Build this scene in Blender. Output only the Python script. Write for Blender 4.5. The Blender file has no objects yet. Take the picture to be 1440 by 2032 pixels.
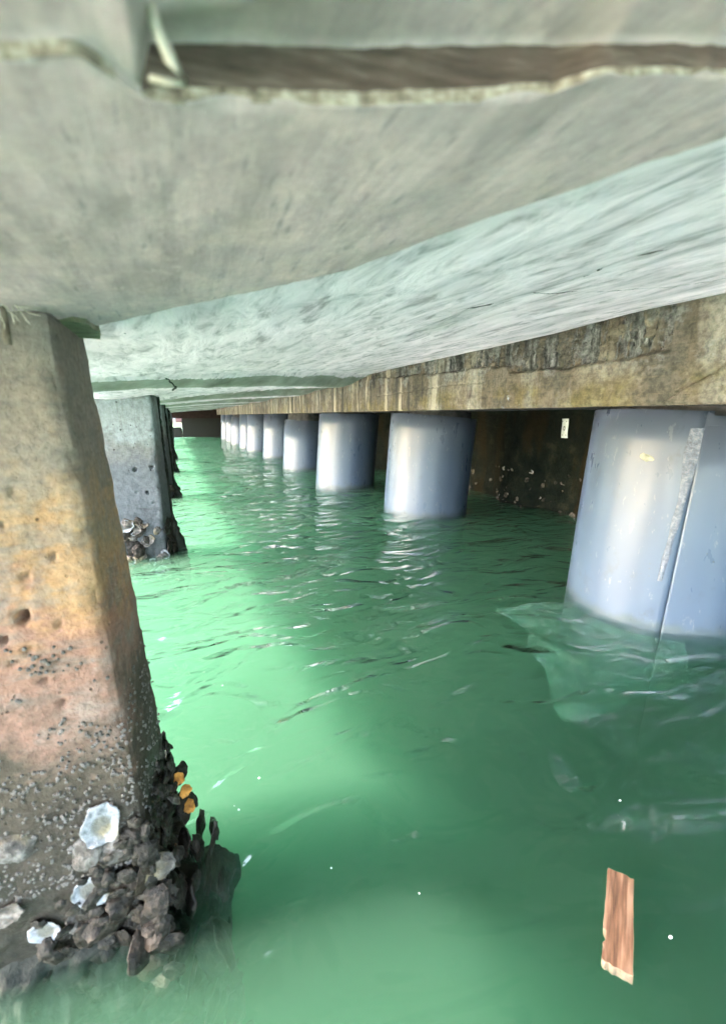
import bpy, bmesh, math, random
import numpy as np
from mathutils import Vector, Matrix, noise as mn

R = math.radians
scene = bpy.context.scene
col = scene.collection

# ------------------------------------------------------------------ camera, sky, sun, exposure
CAM_Z = 0.75
YAW = R(23.1)
cam_d = bpy.data.cameras.new('camera')
cam_d.sensor_fit = 'VERTICAL'
cam_d.sensor_height = 36.0
cam_d.lens = 855 / 2032 * 36.0
cam_d.clip_start = 0.01
cam_d.clip_end = 2000
cam_d.dof.use_dof = True
cam_d.dof.focus_distance = 1.9
cam_d.dof.aperture_fstop = 4.5
cam = bpy.data.objects.new('camera', cam_d)
col.objects.link(cam)
cam.location = (0, 0, CAM_Z)
cam.rotation_euler = (R(90 - 12.6), 0, -YAW)
scene.camera = cam

SUN_EL, SUN_AZ = R(38), R(-82)        # azimuth clockwise from +Y: low sun beyond the open left side, ahead of the camera
world = bpy.data.worlds.new('World')
scene.world = world
world.use_nodes = True
wn = world.node_tree.nodes
bg = wn['Background']
sky = wn.new('ShaderNodeTexSky')
sky.sky_type = 'NISHITA'
sky.sun_disc = False
sky.sun_elevation = SUN_EL
sky.sun_rotation = SUN_AZ
sky.dust_density = 2.5
world.node_tree.links.new(sky.outputs[0], bg.inputs[0])
bg.inputs[1].default_value = 0.15
sun_d = bpy.data.lights.new('sun', 'SUN')
sun_d.energy = 2.0
sun_d.angle = R(2.5)
sun_d.color = (1.0, 0.87, 0.83)
sun = bpy.data.objects.new('sun', sun_d)
col.objects.link(sun)
sd = Vector((math.sin(SUN_AZ) * math.cos(SUN_EL), math.cos(SUN_AZ) * math.cos(SUN_EL), math.sin(SUN_EL)))
sun.rotation_euler = sd.to_track_quat('Z', 'Y').to_euler()
scene.view_settings.view_transform = 'Standard'
scene.view_settings.look = 'None'
scene.view_settings.gamma = 1.0
scene.view_settings.use_curve_mapping = False
scene.view_settings.exposure = 4.92
cy = scene.cycles
cy.use_denoising = True
cy.max_bounces = 7
cy.diffuse_bounces = 3
cy.glossy_bounces = 4
cy.transmission_bounces = 4
cy.transparent_max_bounces = 12
cy.volume_bounces = 2
cy.use_adaptive_sampling = True
cy.adaptive_threshold = 0.05
cy.sample_clamp_indirect = 0.0
cy.blur_glossy = 0.12

# ------------------------------------------------------------------ helpers
rnd = random.Random(7)

def tag(o, label=None, cat=None, group=None, kind=None):
    if label: o['label'] = label
    if cat: o['category'] = cat
    if group: o['group'] = group
    if kind: o['kind'] = kind
    return o

def empty(name, loc=(0, 0, 0)):
    o = bpy.data.objects.new(name, None)
    o.empty_display_size = 0.1
    col.objects.link(o)
    o.location = loc
    return o

def link(name, me, mat=None, parent=None):
    o = bpy.data.objects.new(name, me)
    col.objects.link(o)
    if mat is not None and len(me.materials) == 0:
        for m in (mat if isinstance(mat, (list, tuple)) else [mat]):
            me.materials.append(m)
    if parent is not None:
        o.parent = parent
        o.matrix_parent_inverse = Matrix.Translation(-Vector(parent.location))
    return o

def mesh(name, verts, faces, smooth=True, midx=None):
    me = bpy.data.meshes.new(name)
    me.from_pydata([tuple(map(float, v)) for v in verts], [], faces)
    if midx is not None:
        me.polygons.foreach_set('material_index', midx)
    me.polygons.foreach_set('use_smooth', [smooth] * len(me.polygons))
    me.update()
    return me

def nz(x, y, z, s=1.0, seed=0.0):
    return mn.noise(Vector((x * s + seed * 17.3, y * s + seed * 5.1, z * s + seed * 9.7)))

def fbm(x, y, z, s=1.0, seed=0.0, oct=4):
    return mn.fractal(Vector((x * s + seed * 17.3, y * s + seed * 5.1, z * s + seed * 9.7)), 0.8, 2.1, oct)

def sstep(a, b, x):
    t = min(max((x - a) / (b - a), 0.0), 1.0)
    return t * t * (3 - 2 * t)

def grid_faces(nr, nc, flip=False):
    f = []
    for i in range(nr - 1):
        for j in range(nc - 1):
            a = i * nc + j
            q = (a, a + 1, a + nc + 1, a + nc)
            f.append(q[::-1] if flip else q)
    return f

def interp(x, xs, ys):
    return float(np.interp(x, xs, ys))

# ------------------------------------------------------------------ material helpers
class NT:
    def __init__(self, name):
        self.m = bpy.data.materials.new(name)
        self.m.use_nodes = True
        self.t = self.m.node_tree
        self.n = self.t.nodes
        self.out = self.n['Material Output']
        self.b = self.n['Principled BSDF']
        g = self.n.new('ShaderNodeNewGeometry')
        self.pos = g.outputs['Position']
    def L(self, a, b): self.t.links.new(a, b)
    def setin(self, sock, v):
        if hasattr(v, 'is_output'): self.L(v, sock)
        else: sock.default_value = v
    def scaled(self, sc, loc=(0, 0, 0), rot=(0, 0, 0), src=None):
        n = self.n.new('ShaderNodeMapping')
        self.L(src or self.pos, n.inputs[0])
        n.inputs['Location'].default_value = loc
        n.inputs['Rotation'].default_value = rot
        n.inputs['Scale'].default_value = sc
        return n.outputs[0]
    def noise(self, sc=5.0, det=6, rough=0.55, vec=None, dist=0.0):
        n = self.n.new('ShaderNodeTexNoise')
        self.L(vec or self.pos, n.inputs['Vector'])
        n.inputs['Scale'].default_value = sc
        n.inputs['Detail'].default_value = min(det, 4)
        n.inputs['Roughness'].default_value = rough
        n.inputs['Distortion'].default_value = dist
        return n.outputs[0]
    def voro(self, sc=5.0, vec=None, feat='F1', out=0):
        n = self.n.new('ShaderNodeTexVoronoi')
        n.feature = feat
        self.L(vec or self.pos, n.inputs['Vector'])
        n.inputs['Scale'].default_value = sc
        return n.outputs[out]
    def ramp(self, fac, stops, interp='LINEAR'):
        n = self.n.new('ShaderNodeValToRGB')
        n.color_ramp.interpolation = interp
        e = n.color_ramp.elements
        while len(e) < len(stops): e.new(0.5)
        for k, (p, c) in enumerate(stops):
            e[k].position = p
            e[k].color = (c, c, c, 1) if isinstance(c, (int, float)) else (*c, 1)
        self.L(fac, n.inputs[0])
        return n.outputs[0]
    def mix(self, f, a, b, mode='MIX'):
        n = self.n.new('ShaderNodeMix')
        n.data_type = 'RGBA'
        n.blend_type = mode
        self.setin(n.inputs[0], f)
        for s, v in ((n.inputs[6], a), (n.inputs[7], b)):
            if isinstance(v, tuple) and len(v) == 3: v = (*v, 1)
            self.setin(s, v)
        return n.outputs[2]
    def math(self, op, a, b=0.0, clamp=False):
        n = self.n.new('ShaderNodeMath')
        n.operation = op
        n.use_clamp = clamp
        self.setin(n.inputs[0], a)
        self.setin(n.inputs[1], b)
        return n.outputs[0]
    def mrange(self, v, a, b, c=0.0, d=1.0):
        n = self.n.new('ShaderNodeMapRange')
        n.interpolation_type = 'SMOOTHSTEP'
        self.L(v, n.inputs[0])
        for k, q in enumerate((a, b, c, d)): n.inputs[k + 1].default_value = q
        return n.outputs[0]
    def xyz(self):
        n = self.n.new('ShaderNodeSeparateXYZ')
        self.L(self.pos, n.inputs[0])
        return n.outputs
    def bump(self, h, strength=0.3, dist=0.01, normal=None):
        n = self.n.new('ShaderNodeBump')
        n.inputs['Strength'].default_value = strength
        n.inputs['Distance'].default_value = dist
        self.L(h, n.inputs['Height'])
        if normal: self.L(normal, n.inputs['Normal'])
        return n.outputs[0]
    def done(self, color=None, rough=0.8, normal=None, spec=None, metal=None):
        if color is not None:
            if isinstance(color, tuple) and len(color) == 3: color = (*color, 1)
            self.setin(self.b.inputs['Base Color'], color)
        self.setin(self.b.inputs['Roughness'], rough)
        if normal: self.L(normal, self.b.inputs['Normal'])
        if spec is not None: self.b.inputs['Specular IOR Level'].default_value = spec
        if metal is not None: self.b.inputs['Metallic'].default_value = metal
        return self.m

M = {}
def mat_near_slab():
    t = NT('grey_soffit_concrete')  # darker copy: the column's shade on the soffit, put into the colour
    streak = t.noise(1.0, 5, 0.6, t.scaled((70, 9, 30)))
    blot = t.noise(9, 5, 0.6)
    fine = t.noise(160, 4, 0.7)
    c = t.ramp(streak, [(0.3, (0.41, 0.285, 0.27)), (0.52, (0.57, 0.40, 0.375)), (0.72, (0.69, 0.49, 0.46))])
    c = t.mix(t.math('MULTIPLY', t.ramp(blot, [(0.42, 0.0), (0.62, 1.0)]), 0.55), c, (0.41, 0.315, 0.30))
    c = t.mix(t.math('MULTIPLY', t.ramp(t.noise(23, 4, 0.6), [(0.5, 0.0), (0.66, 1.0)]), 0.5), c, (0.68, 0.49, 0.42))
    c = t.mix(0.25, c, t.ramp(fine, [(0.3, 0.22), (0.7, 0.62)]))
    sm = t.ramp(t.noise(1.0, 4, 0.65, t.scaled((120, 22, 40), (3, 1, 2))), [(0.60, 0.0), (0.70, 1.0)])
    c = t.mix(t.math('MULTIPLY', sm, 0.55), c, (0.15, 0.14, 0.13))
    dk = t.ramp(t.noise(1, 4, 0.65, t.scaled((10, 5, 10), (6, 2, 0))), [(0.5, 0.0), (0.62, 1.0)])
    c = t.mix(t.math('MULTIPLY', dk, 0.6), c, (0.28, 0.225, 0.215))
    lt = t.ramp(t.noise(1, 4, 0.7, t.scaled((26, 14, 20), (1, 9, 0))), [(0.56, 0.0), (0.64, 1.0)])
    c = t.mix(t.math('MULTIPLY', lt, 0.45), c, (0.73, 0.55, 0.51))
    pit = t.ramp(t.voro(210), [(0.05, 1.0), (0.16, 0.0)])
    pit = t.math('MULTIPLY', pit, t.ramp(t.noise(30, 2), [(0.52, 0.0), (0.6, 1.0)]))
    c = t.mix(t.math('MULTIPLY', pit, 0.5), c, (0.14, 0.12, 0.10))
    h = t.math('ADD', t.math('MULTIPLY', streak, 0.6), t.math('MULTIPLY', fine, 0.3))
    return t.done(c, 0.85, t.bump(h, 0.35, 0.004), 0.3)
def mat_lit_soffit():
    t = NT('pale_limewashed_soffit')  # paler copy: light thrown up off the water, put into the colour
    streak = t.noise(1.0, 6, 0.68, t.scaled((26, 7.5, 20)), 0.5)
    wide = t.noise(1.0, 4, 0.55, t.scaled((9, 1.6, 9), (4, 0, 0)))
    c = t.ramp(streak, [(0.34, (0.42, 0.345, 0.365)), (0.45, (0.78, 0.665, 0.70)), (0.56, (0.97, 0.83, 0.87))])
    c = t.mix(t.math('MULTIPLY', t.ramp(wide, [(0.45, 0.0), (0.66, 1.0)]), 0.5), c, (0.56, 0.49, 0.505))
    y = t.xyz()[1]
    spots = t.ramp(t.voro(28, t.scaled((1, 0.45, 1))), [(0.03, 1.0), (0.07, 0.0)])
    spots = t.math('MULTIPLY', spots, t.ramp(t.noise(5, 3), [(0.56, 0.0), (0.62, 1.0)]))
    c = t.mix(spots, c, (0.05, 0.045, 0.04))
    alg = t.ramp(t.noise(3.1, 5, 0.6, t.scaled((1, 0.5, 1), (1, 7, 0))), [(0.58, 0.0), (0.74, 1.0)])
    c = t.mix(t.math('MULTIPLY', alg, 0.35), c, (0.42, 0.42, 0.30))
    h = t.math('ADD', t.math('MULTIPLY', streak, 0.8), t.math('MULTIPLY', t.noise(90, 3), 0.15))
    return t.done(c, 0.6, t.bump(h, 0.5, 0.008), 0.4)
def mat_brown():
    t = NT('brown_stained_edge')
    s = t.noise(1, 5, 0.6, t.scaled((30, 30, 260), (0, 0, 0), (0, 0, YAW)))
    c = t.ramp(s, [(0.3, (0.05, 0.03, 0.022)), (0.55, (0.12, 0.08, 0.062)), (0.75, (0.23, 0.165, 0.13))])
    return t.done(c, 0.9, t.bump(s, 0.6, 0.004))
def mat_crumb():
    t = NT('broken_concrete_edge')
    s = t.noise(120, 5, 0.65)
    c = t.ramp(s, [(0.3, (0.10, 0.07, 0.05)), (0.5, (0.32, 0.25, 0.19)), (0.7, (0.6, 0.52, 0.43))])
    return t.done(c, 0.9, t.bump(s, 0.8, 0.004))
def mat_column(near):
    t = NT('stained_column_concrete' if near else 'blue_grey_column_concrete')
    x, y, z = t.xyz()
    wob = t.math('ADD', z, t.math('MULTIPLY', t.math('SUBTRACT', t.noise(9, 5, 0.72), 0.5), 0.42))
    if near:
        zf = t.math('DIVIDE', wob, 0.9, True)
        c = t.ramp(zf, [(0.0, (0.027, 0.023, 0.018)), (0.22, (0.043, 0.034, 0.025)), (0.36, (0.074, 0.058, 0.041)),
                        (0.45, (0.226, 0.129, 0.094)), (0.55, (0.281, 0.152, 0.105)), (0.62, (0.351, 0.203, 0.105)),
                        (0.70, (0.335, 0.226, 0.133)), (0.78, (0.273, 0.215, 0.168)), (1.0, (0.265, 0.222, 0.183))])
        orange = t.ramp(t.noise(13, 5, 0.65, t.scaled((0.6, 0.6, 1.0), (2, 0, 1))), [(0.48, 0.0), (0.66, 1.0)])
        band = t.math('MULTIPLY', t.mrange(z, 0.42, 0.52), t.mrange(z, 0.72, 0.6))
        c = t.mix(t.math('MULTIPLY', t.math('MULTIPLY', orange, band), 0.75), c, (0.44, 0.24, 0.09))
        hs = t.ramp(t.noise(1, 5, 0.65, t.scaled((9, 9, 60))), [(0.52, 0.0), (0.68, 1.0)])
        dry = t.mrange(wob, 0.30, 0.46)
        c = t.mix(t.math('MULTIPLY', t.math('MULTIPLY', hs, dry), 0.6), c, (0.17, 0.15, 0.125))
        gp = t.ramp(t.noise(16, 5, 0.72, t.scaled((1, 1, 1.3), (5, 1, 2))), [(0.5, 0.0), (0.6, 1.0)])
        c = t.mix(t.math('MULTIPLY', t.math('MULTIPLY', gp, dry), 0.5), c, (0.235, 0.205, 0.175))
    else:
        zf = t.math('DIVIDE', wob, 0.9, True)
        c = t.ramp(zf, [(0.0, (0.030, 0.032, 0.032)), (0.18, (0.053, 0.056, 0.060)), (0.3, (0.112, 0.116, 0.124)),
                        (0.55, (0.143, 0.146, 0.154)), (0.66, (0.195, 0.188, 0.180)), (0.74, (0.315, 0.338, 0.345)), (0.9, (0.375, 0.398, 0.405)), (1.0, (0.203, 0.203, 0.188))])
        hs = t.ramp(t.noise(1, 5, 0.65, t.scaled((22, 22, 3))), [(0.5, 0.0), (0.64, 1.0)])
        c = t.mix(t.math('MULTIPLY', t.math('MULTIPLY', hs, t.mrange(z, 0.5, 0.7)), 0.6), c, (0.2, 0.2, 0.185))
    pit = t.math('MULTIPLY', t.ramp(t.voro(55 if near else 26), [(0.06, 1.0), (0.14, 0.0)]), t.ramp(t.noise(11, 2), [(0.5, 0.0), (0.58, 1.0)]))
    c = t.mix(t.math('MULTIPLY', pit, 0.85), c, (0.03, 0.026, 0.022))
    fine = t.noise(95 if near else 40, 5, 0.75)
    c = t.mix(0.35, c, t.mix(fine, (0, 0, 0), c), 'MIX')
    c = t.mix(0.5, c, t.ramp(fine, [(0.32, 0.45), (0.6, 1.0)]), 'MULTIPLY')
    h = t.math('SUBTRACT', t.math('ADD', t.math('MULTIPLY', fine, 0.5), t.math('MULTIPLY', t.noise(26, 5, 0.65), 0.7)), pit)
    rough = t.mrange(wob, 0.1, 0.32, 0.42, 0.88)
    return t.done(c, rough, t.bump(h, 0.7, 0.007), 0.15)
def mat_beam():
    t = NT('weathered_beam_concrete')
    x, y, z = t.xyz()
    blot = t.noise(4.5, 5, 0.6)
    drip = t.noise(1, 5, 0.62, t.scaled((5, 7, 1.1)))
    c = t.ramp(blot, [(0.3, (0.032, 0.027, 0.02)), (0.48, (0.105, 0.084, 0.059)), (0.66, (0.205, 0.17, 0.125))])
    c = t.mix(t.math('MULTIPLY', t.ramp(drip, [(0.47, 0.0), (0.6, 1.0)]), 0.7), c, (0.075, 0.068, 0.056))
    c = t.mix(t.math('MULTIPLY', t.ramp(t.noise(1, 4, 0.6, t.scaled((4, 5.5, 0.9), (0, 3, 0))), [(0.55, 0.0), (0.68, 1.0)]), 0.7), c, (0.31, 0.285, 0.24))
    boards = t.noise(1, 4, 0.6, t.scaled((10, 6, 120)))
    c = t.mix(t.math('MULTIPLY', t.ramp(boards, [(0.5, 0.0), (0.7, 1.0)]), 0.35), c, (0.17, 0.135, 0.09))
    rust = t.math('MULTIPLY', t.ramp(t.noise(1, 4, 0.6, t.scaled((3, 4.6, 2.0), (0, 1.55, 0.4))), [(0.63, 0.0), (0.70, 1.0)]), t.mrange(y, 1.3, 1.9))
    c = t.mix(t.math('MULTIPLY', rust, 0.9), c, (0.03, 0.016, 0.018))
    tar = t.math('MULTIPLY', t.ramp(t.noise(1, 3, 0.6, t.scaled((6, 17, 2.6), (0, 2, 0.7))), [(0.6, 0.0), (0.64, 1.0)]), t.math('MULTIPLY', t.mrange(z, 0.93, 0.99), t.mrange(y, 1.7, 2.2)))
    c = t.mix(t.math('MULTIPLY', tar, 0.85), c, (0.015, 0.013, 0.012))
    blue = t.math('MULTIPLY', t.ramp(t.noise(34, 5, 0.7), [(0.58, 0.0), (0.66, 1.0)]), t.ramp(t.noise(3.2, 2, 0.5, t.scaled((1, 1, 1), (0, 0.35, 0))), [(0.55, 0.0), (0.63, 1.0)]))
    blue = t.math('MULTIPLY', blue, t.mrange(y, 2.2, 1.6))
    c = t.mix(t.math('MULTIPLY', blue, 0.8), c, (0.30, 0.36, 0.42))
    moss = t.math('MULTIPLY', t.ramp(t.noise(6, 4, 0.6, t.scaled((1, 1, 1), (0, 5, 0))), [(0.5, 0.0), (0.62, 1.0)]), t.mrange(z, 0.92, 0.84))
    c = t.mix(t.math('MULTIPLY', moss, 0.6), c, (0.12, 0.095, 0.025))
    # bare broken concrete shows where the cover has spalled off (the recessed area)
    sp = t.mrange(x, 1.447, 1.456)
    vs = t.noise(1, 5, 0.65, t.scaled((30, 46, 7)))
    gc = t.ramp(vs, [(0.36, (0.02, 0.019, 0.017)), (0.5, (0.10, 0.097, 0.088)), (0.66, (0.27, 0.265, 0.25))])
    c = t.mix(sp, c, gc)
    fine = t.noise(48, 5, 0.75)
    c = t.mix(0.85, c, t.ramp(fine, [(0.36, 0.45), (0.56, 1.0), (0.72, 1.3)]), 'MULTIPLY')
    grey = t.math('MULTIPLY', t.ramp(t.noise(7.5, 5, 0.7, t.scaled((1, 1, 1.4), (0, 2.4, 1))), [(0.52, 0.0), (0.6, 1.0)]), t.mrange(z, 0.86, 0.96))
    c = t.mix(t.math('MULTIPLY', grey, 0.75), c, t.ramp(fine, [(0.35, (0.05, 0.05, 0.046)), (0.65, (0.24, 0.235, 0.22))]))
    weep = t.math('MULTIPLY', t.ramp(t.noise(1, 4, 0.65, t.scaled((5, 15, 0.8), (0, 6, 0))), [(0.56, 0.0), (0.61, 1.0)]), t.mrange(y, 1.9, 2.6))
    c = t.mix(t.math('MULTIPLY', weep, 0.8), c, (0.03, 0.026, 0.022))
    cream = t.math('MULTIPLY', t.ramp(t.noise(1, 4, 0.65, t.scaled((5, 9, 1.0), (0, 11, 0))), [(0.56, 0.0), (0.63, 1.0)]), t.mrange(y, 1.9, 2.6))
    c = t.mix(t.math('MULTIPLY', cream, 0.7), c, (0.40, 0.34, 0.26))
    h = t.math('ADD', t.math('MULTIPLY', fine, 0.8), t.math('ADD', t.math('MULTIPLY', boards, 0.3), t.math('MULTIPLY', t.math('MULTIPLY', vs, sp), 2.0)))
    return t.done(c, 0.85, t.bump(h, 0.8, 0.009), 0.3)
def mat_pvc():
    t = NT('grey_blue_plastic_sleeve')
    st = t.noise(1, 2, 0.5, t.scaled((5, 5, 0.5)))
    sc = t.noise(1, 4, 0.7, t.scaled((14, 14, 6)))
    c = t.ramp(st, [(0.3, (0.041, 0.060, 0.095)), (0.55, (0.052, 0.073, 0.108)), (0.75, (0.066, 0.086, 0.118))])
    x, y, z = t.xyz()
    up = t.mrange(z, 0.35, 0.8)
    c = t.mix(t.math('MULTIPLY', up, 0.5), c, (0.072, 0.078, 0.082))
    dirt = t.ramp(t.noise(9, 6, 0.7, t.scaled((1, 1, 0.7), (3, 0, 0))), [(0.60, 0.0), (0.72, 1.0)])
    c = t.mix(t.math('MULTIPLY', dirt, 0.5), c, (0.032, 0.035, 0.036))
    scf = t.ramp(t.noise(1, 4, 0.75, t.scaled((30, 30, 11), (2, 5, 0))), [(0.62, 0.0), (0.66, 1.0)])
    c = t.mix(t.math('MULTIPLY', scf, 0.5), c, (0.13, 0.14, 0.15))
    tide = t.math('MULTIPLY', t.mrange(t.math('ADD', z, t.math('MULTIPLY', sc, 0.08)), 0.085, 0.045), 0.6)
    c = t.mix(tide, c, (0.035, 0.045, 0.038))
    sp = t.math('MULTIPLY', t.ramp(t.voro(32), [(0.06, 1.0), (0.12, 0.0)]), t.ramp(t.noise(8, 2), [(0.56, 0.0), (0.62, 1.0)]))
    c = t.mix(t.math('MULTIPLY', sp, 0.8), c, (0.06, 0.06, 0.055))
    rough = t.ramp(sc, [(0.25, 0.24), (0.75, 0.4)])
    return t.done(c, rough, t.bump(st, 0.05, 0.008), 0.35)
def mat_seamfilm():
    t = NT('smeared_pale_sealant')
    s = t.noise(70, 6, 0.75)
    c = t.ramp(s, [(0.35, (0.045, 0.05, 0.06)), (0.5, (0.07, 0.083, 0.11)), (0.65, (0.15, 0.15, 0.17))])
    return t.done(c, 0.35, t.bump(s, 0.9, 0.006), 0.6)
def mat_patch():
    t = NT('dried_olive_mud')
    s = t.noise(60, 5, 0.7)
    return t.done(t.ramp(s, [(0.35, (0.13, 0.13, 0.09)), (0.65, (0.3, 0.29, 0.22))]), 0.85, t.bump(s, 0.6, 0.004))
def mat_shell(kind):
    t = NT('shell_' + kind)
    s = t.noise(75, 5, 0.7)
    big = t.noise(14, 4, 0.6)
    if kind == 'dark':
        c = t.ramp(s, [(0.3, (0.003, 0.0024, 0.0016)), (0.52, (0.011, 0.0085, 0.006)), (0.72, (0.06, 0.047, 0.036))])
        c = t.mix(t.math('MULTIPLY', t.ramp(big, [(0.5, 0.0), (0.65, 1.0)]), 0.6), c, (0.02, 0.013, 0.007))
    elif kind == 'pale':
        c = t.ramp(s, [(0.3, (0.02, 0.017, 0.014)), (0.5, (0.055, 0.047, 0.04)), (0.7, (0.15, 0.135, 0.12))])
        c = t.mix(t.math('MULTIPLY', t.ramp(big, [(0.52, 0.0), (0.64, 1.0)]), 0.6), c, (0.13, 0.10, 0.05))
    elif kind == 'white':
        c = t.ramp(s, [(0.3, (0.07, 0.07, 0.075)), (0.55, (0.22, 0.22, 0.225))])
        oc = t.n.new('ShaderNodeTexCoord').outputs['Object']
        ln = t.n.new('ShaderNodeVectorMath'); ln.operation = 'LENGTH'; t.L(t.scaled((1, 0.8, 0), src=oc), ln.inputs[0])
        c = t.mix(t.mrange(t.math('ADD', ln.outputs['Value'], t.math('MULTIPLY', t.math('SUBTRACT', big, 0.5), 0.3)), 0.34, 0.2), c, (0.09, 0.085, 0.07))
        c = t.mix(t.math('MULTIPLY', t.ramp(big, [(0.55, 0.0), (0.66, 1.0)]), 0.6), c, (0.28, 0.2, 0.09))
    elif kind == 'orange':
        c = t.ramp(s, [(0.3, (0.16, 0.055, 0.015)), (0.6, (0.62, 0.28, 0.06))])  # orange of sunlit shell rims, put into the colour
    elif kind == 'crust':
        c = t.ramp(s, [(0.3, (0.004, 0.0035, 0.0025)), (0.5, (0.012, 0.010, 0.007)), (0.7, (0.055, 0.047, 0.037))])
    elif kind == 'barnacle':
        c = t.ramp(s, [(0.3, (0.03, 0.026, 0.022)), (0.6, (0.12, 0.108, 0.096))])
    return t.done(c, t.ramp(s, [(0.3, 0.4), (0.7, 0.75)]), t.bump(s, 0.7, 0.006), 0.15)
def mat_wall():
    t = NT('dark_algae_wall')
    x, y, z = t.xyz()
    s = t.noise(9, 6, 0.65)
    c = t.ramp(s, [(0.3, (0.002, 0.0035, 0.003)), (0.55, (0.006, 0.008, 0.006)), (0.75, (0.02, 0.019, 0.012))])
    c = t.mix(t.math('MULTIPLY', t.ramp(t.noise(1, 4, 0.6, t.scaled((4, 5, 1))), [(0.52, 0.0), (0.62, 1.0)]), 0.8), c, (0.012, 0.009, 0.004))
    return t.done(c, 0.9, t.bump(t.noise(30, 6, 0.7), 0.8, 0.02), 0.05)
def mat_wood():
    t = NT('weathered_brown_wood')
    o = t.n.new('ShaderNodeTexCoord').outputs['Object']
    g = t.noise(1, 6, 0.6, t.scaled((150, 9, 60), src=o))
    c = t.ramp(g, [(0.34, (0.045, 0.022, 0.012)), (0.5, (0.15, 0.075, 0.042)), (0.66, (0.25, 0.15, 0.095))])
    return t.done(c, 0.55, t.bump(g, 0.6, 0.002), 0.4)
def mat_simple(name, a, b, sc=20, rough=0.8, bump=0.4, det=5, spec=0.4):
    t = NT(name)
    s = t.noise(sc, det, 0.65)
    return t.done(t.ramp(s, [(0.3, a), (0.7, b)]), rough, t.bump(s, bump, 0.005), spec)
def mat_film():
    t = NT('clear_plastic_film')
    s = t.noise(14, 4, 0.6)
    tr = t.n.new('ShaderNodeBsdfTranslucent'); tr.inputs[0].default_value = (0.75, 0.92, 0.84, 1)
    df = t.n.new('ShaderNodeBsdfDiffuse'); df.inputs[0].default_value = (0.72, 0.9, 0.82, 1)
    tp = t.n.new('ShaderNodeBsdfTransparent'); tp.inputs[0].default_value = (0.93, 1, 0.96, 1)
    gl = t.n.new('ShaderNodeBsdfGlossy'); gl.inputs['Roughness'].default_value = 0.2
    a = t.n.new('ShaderNodeMixShader'); a.inputs[0].default_value = 0.5
    t.L(tr.outputs[0], a.inputs[1]); t.L(df.outputs[0], a.inputs[2])
    b = t.n.new('ShaderNodeMixShader'); t.L(t.ramp(s, [(0.35, 0.05), (0.65, 0.22)]), b.inputs[0])
    t.L(tp.outputs[0], b.inputs[1]); t.L(a.outputs[0], b.inputs[2])
    c = t.n.new('ShaderNodeMixShader'); c.inputs[0].default_value = 0.06
    t.L(b.outputs[0], c.inputs[1]); t.L(gl.outputs[0], c.inputs[2])
    t.L(c.outputs[0], t.out.inputs[0])
    return t.m
def mat_water():
    t = NT('turbid_green_sea_water')
    t.n.remove(t.b)
    n1 = t.noise(1, 2, 0.45, t.scaled((3.6, 6.6, 1), (0, 0, 0), (0, 0, R(18))), 0.9)
    n2 = t.noise(1, 2, 0.45, t.scaled((9, 16, 1), (3, 1, 0), (0, 0, R(-12))), 0.6)
    x, y, z = t.xyz()
    h = t.math('ADD', t.math('MULTIPLY', n1, 1.0), t.math('MULTIPLY', n2, 0.14))
    nrm = t.bump(h, 1.0, 0.07)
    lw_ = t.n.new('ShaderNodeLayerWeight'); lw_.inputs['Blend'].default_value = 0.5
    t.L(nrm, lw_.inputs['Normal'])
    # Schlick reflectance of water seen from the air side
    frs = t.math('ADD', t.math('MULTIPLY', t.math('POWER', lw_.outputs['Facing'], 5.0), 0.98), 0.02)
    geo = t.n.new('ShaderNodeNewGeometry')
    frs = t.math('MULTIPLY', frs, t.math('SUBTRACT', 1.0, geo.outputs['Backfacing']))
    gl = t.n.new('ShaderNodeBsdfGlossy'); gl.inputs['Roughness'].default_value = 0.02
    t.L(nrm, gl.inputs['Normal'])
    tp = t.n.new('ShaderNodeBsdfTransparent')
    mx = t.n.new('ShaderNodeMixShader')
    t.L(frs, mx.inputs[0]); t.L(tp.outputs[0], mx.inputs[1]); t.L(gl.outputs[0], mx.inputs[2])
    t.L(mx.outputs[0], t.out.inputs[0])
    sc = t.n.new('ShaderNodeVolumeScatter')
    sc.inputs['Color'].default_value = (0.52, 1.0, 0.68, 1)
    sc.inputs['Density'].default_value = 0.72
    sc.inputs['Anisotropy'].default_value = 0.2
    ab = t.n.new('ShaderNodeVolumeAbsorption')
    ab.inputs['Color'].default_value = (0.42, 0.64, 0.54, 1)
    ab.inputs['Density'].default_value = 6.5
    ad = t.n.new('ShaderNodeAddShader')
    t.L(sc.outputs[0], ad.inputs[0]); t.L(ab.outputs[0], ad.inputs[1])
    t.L(ad.outputs[0], t.out.inputs['Volume'])
    return t.m

M['stain'] = mat_simple('algae_stained_soffit', (0.17, 0.175, 0.13), (0.40, 0.40, 0.34), 7, 0.75, 0.4)  # darker green-grey puts the shade of the coved faces into the colour
M['near'] = mat_near_slab(); M['white'] = mat_lit_soffit(); M['brown'] = mat_brown(); M['crumb'] = mat_crumb()
M['col1'] = mat_column(True); M['col2'] = mat_column(False); M['beam'] = mat_beam(); M['pvc'] = mat_pvc()
M['seam'] = mat_seamfilm(); M['patch'] = mat_patch(); M['wall'] = mat_wall(); M['wood'] = mat_wood()
for k in ('dark', 'pale', 'white', 'orange', 'barnacle', 'crust'): M['sh_' + k] = mat_shell(k)
M['film'] = mat_film(); M['water'] = mat_water()
M['core'] = mat_simple('dark_pile_concrete', (0.03, 0.03, 0.028), (0.12, 0.11, 0.095), 18, 0.8, 0.7)
M['sand'] = mat_simple('seabed_mud', (0.05, 0.055, 0.04), (0.12, 0.12, 0.085), 3, 0.9, 0.3)
M['deck'] = mat_simple('deck_concrete', (0.30, 0.29, 0.27), (0.45, 0.44, 0.41), 6, 0.85, 0.3)
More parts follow.
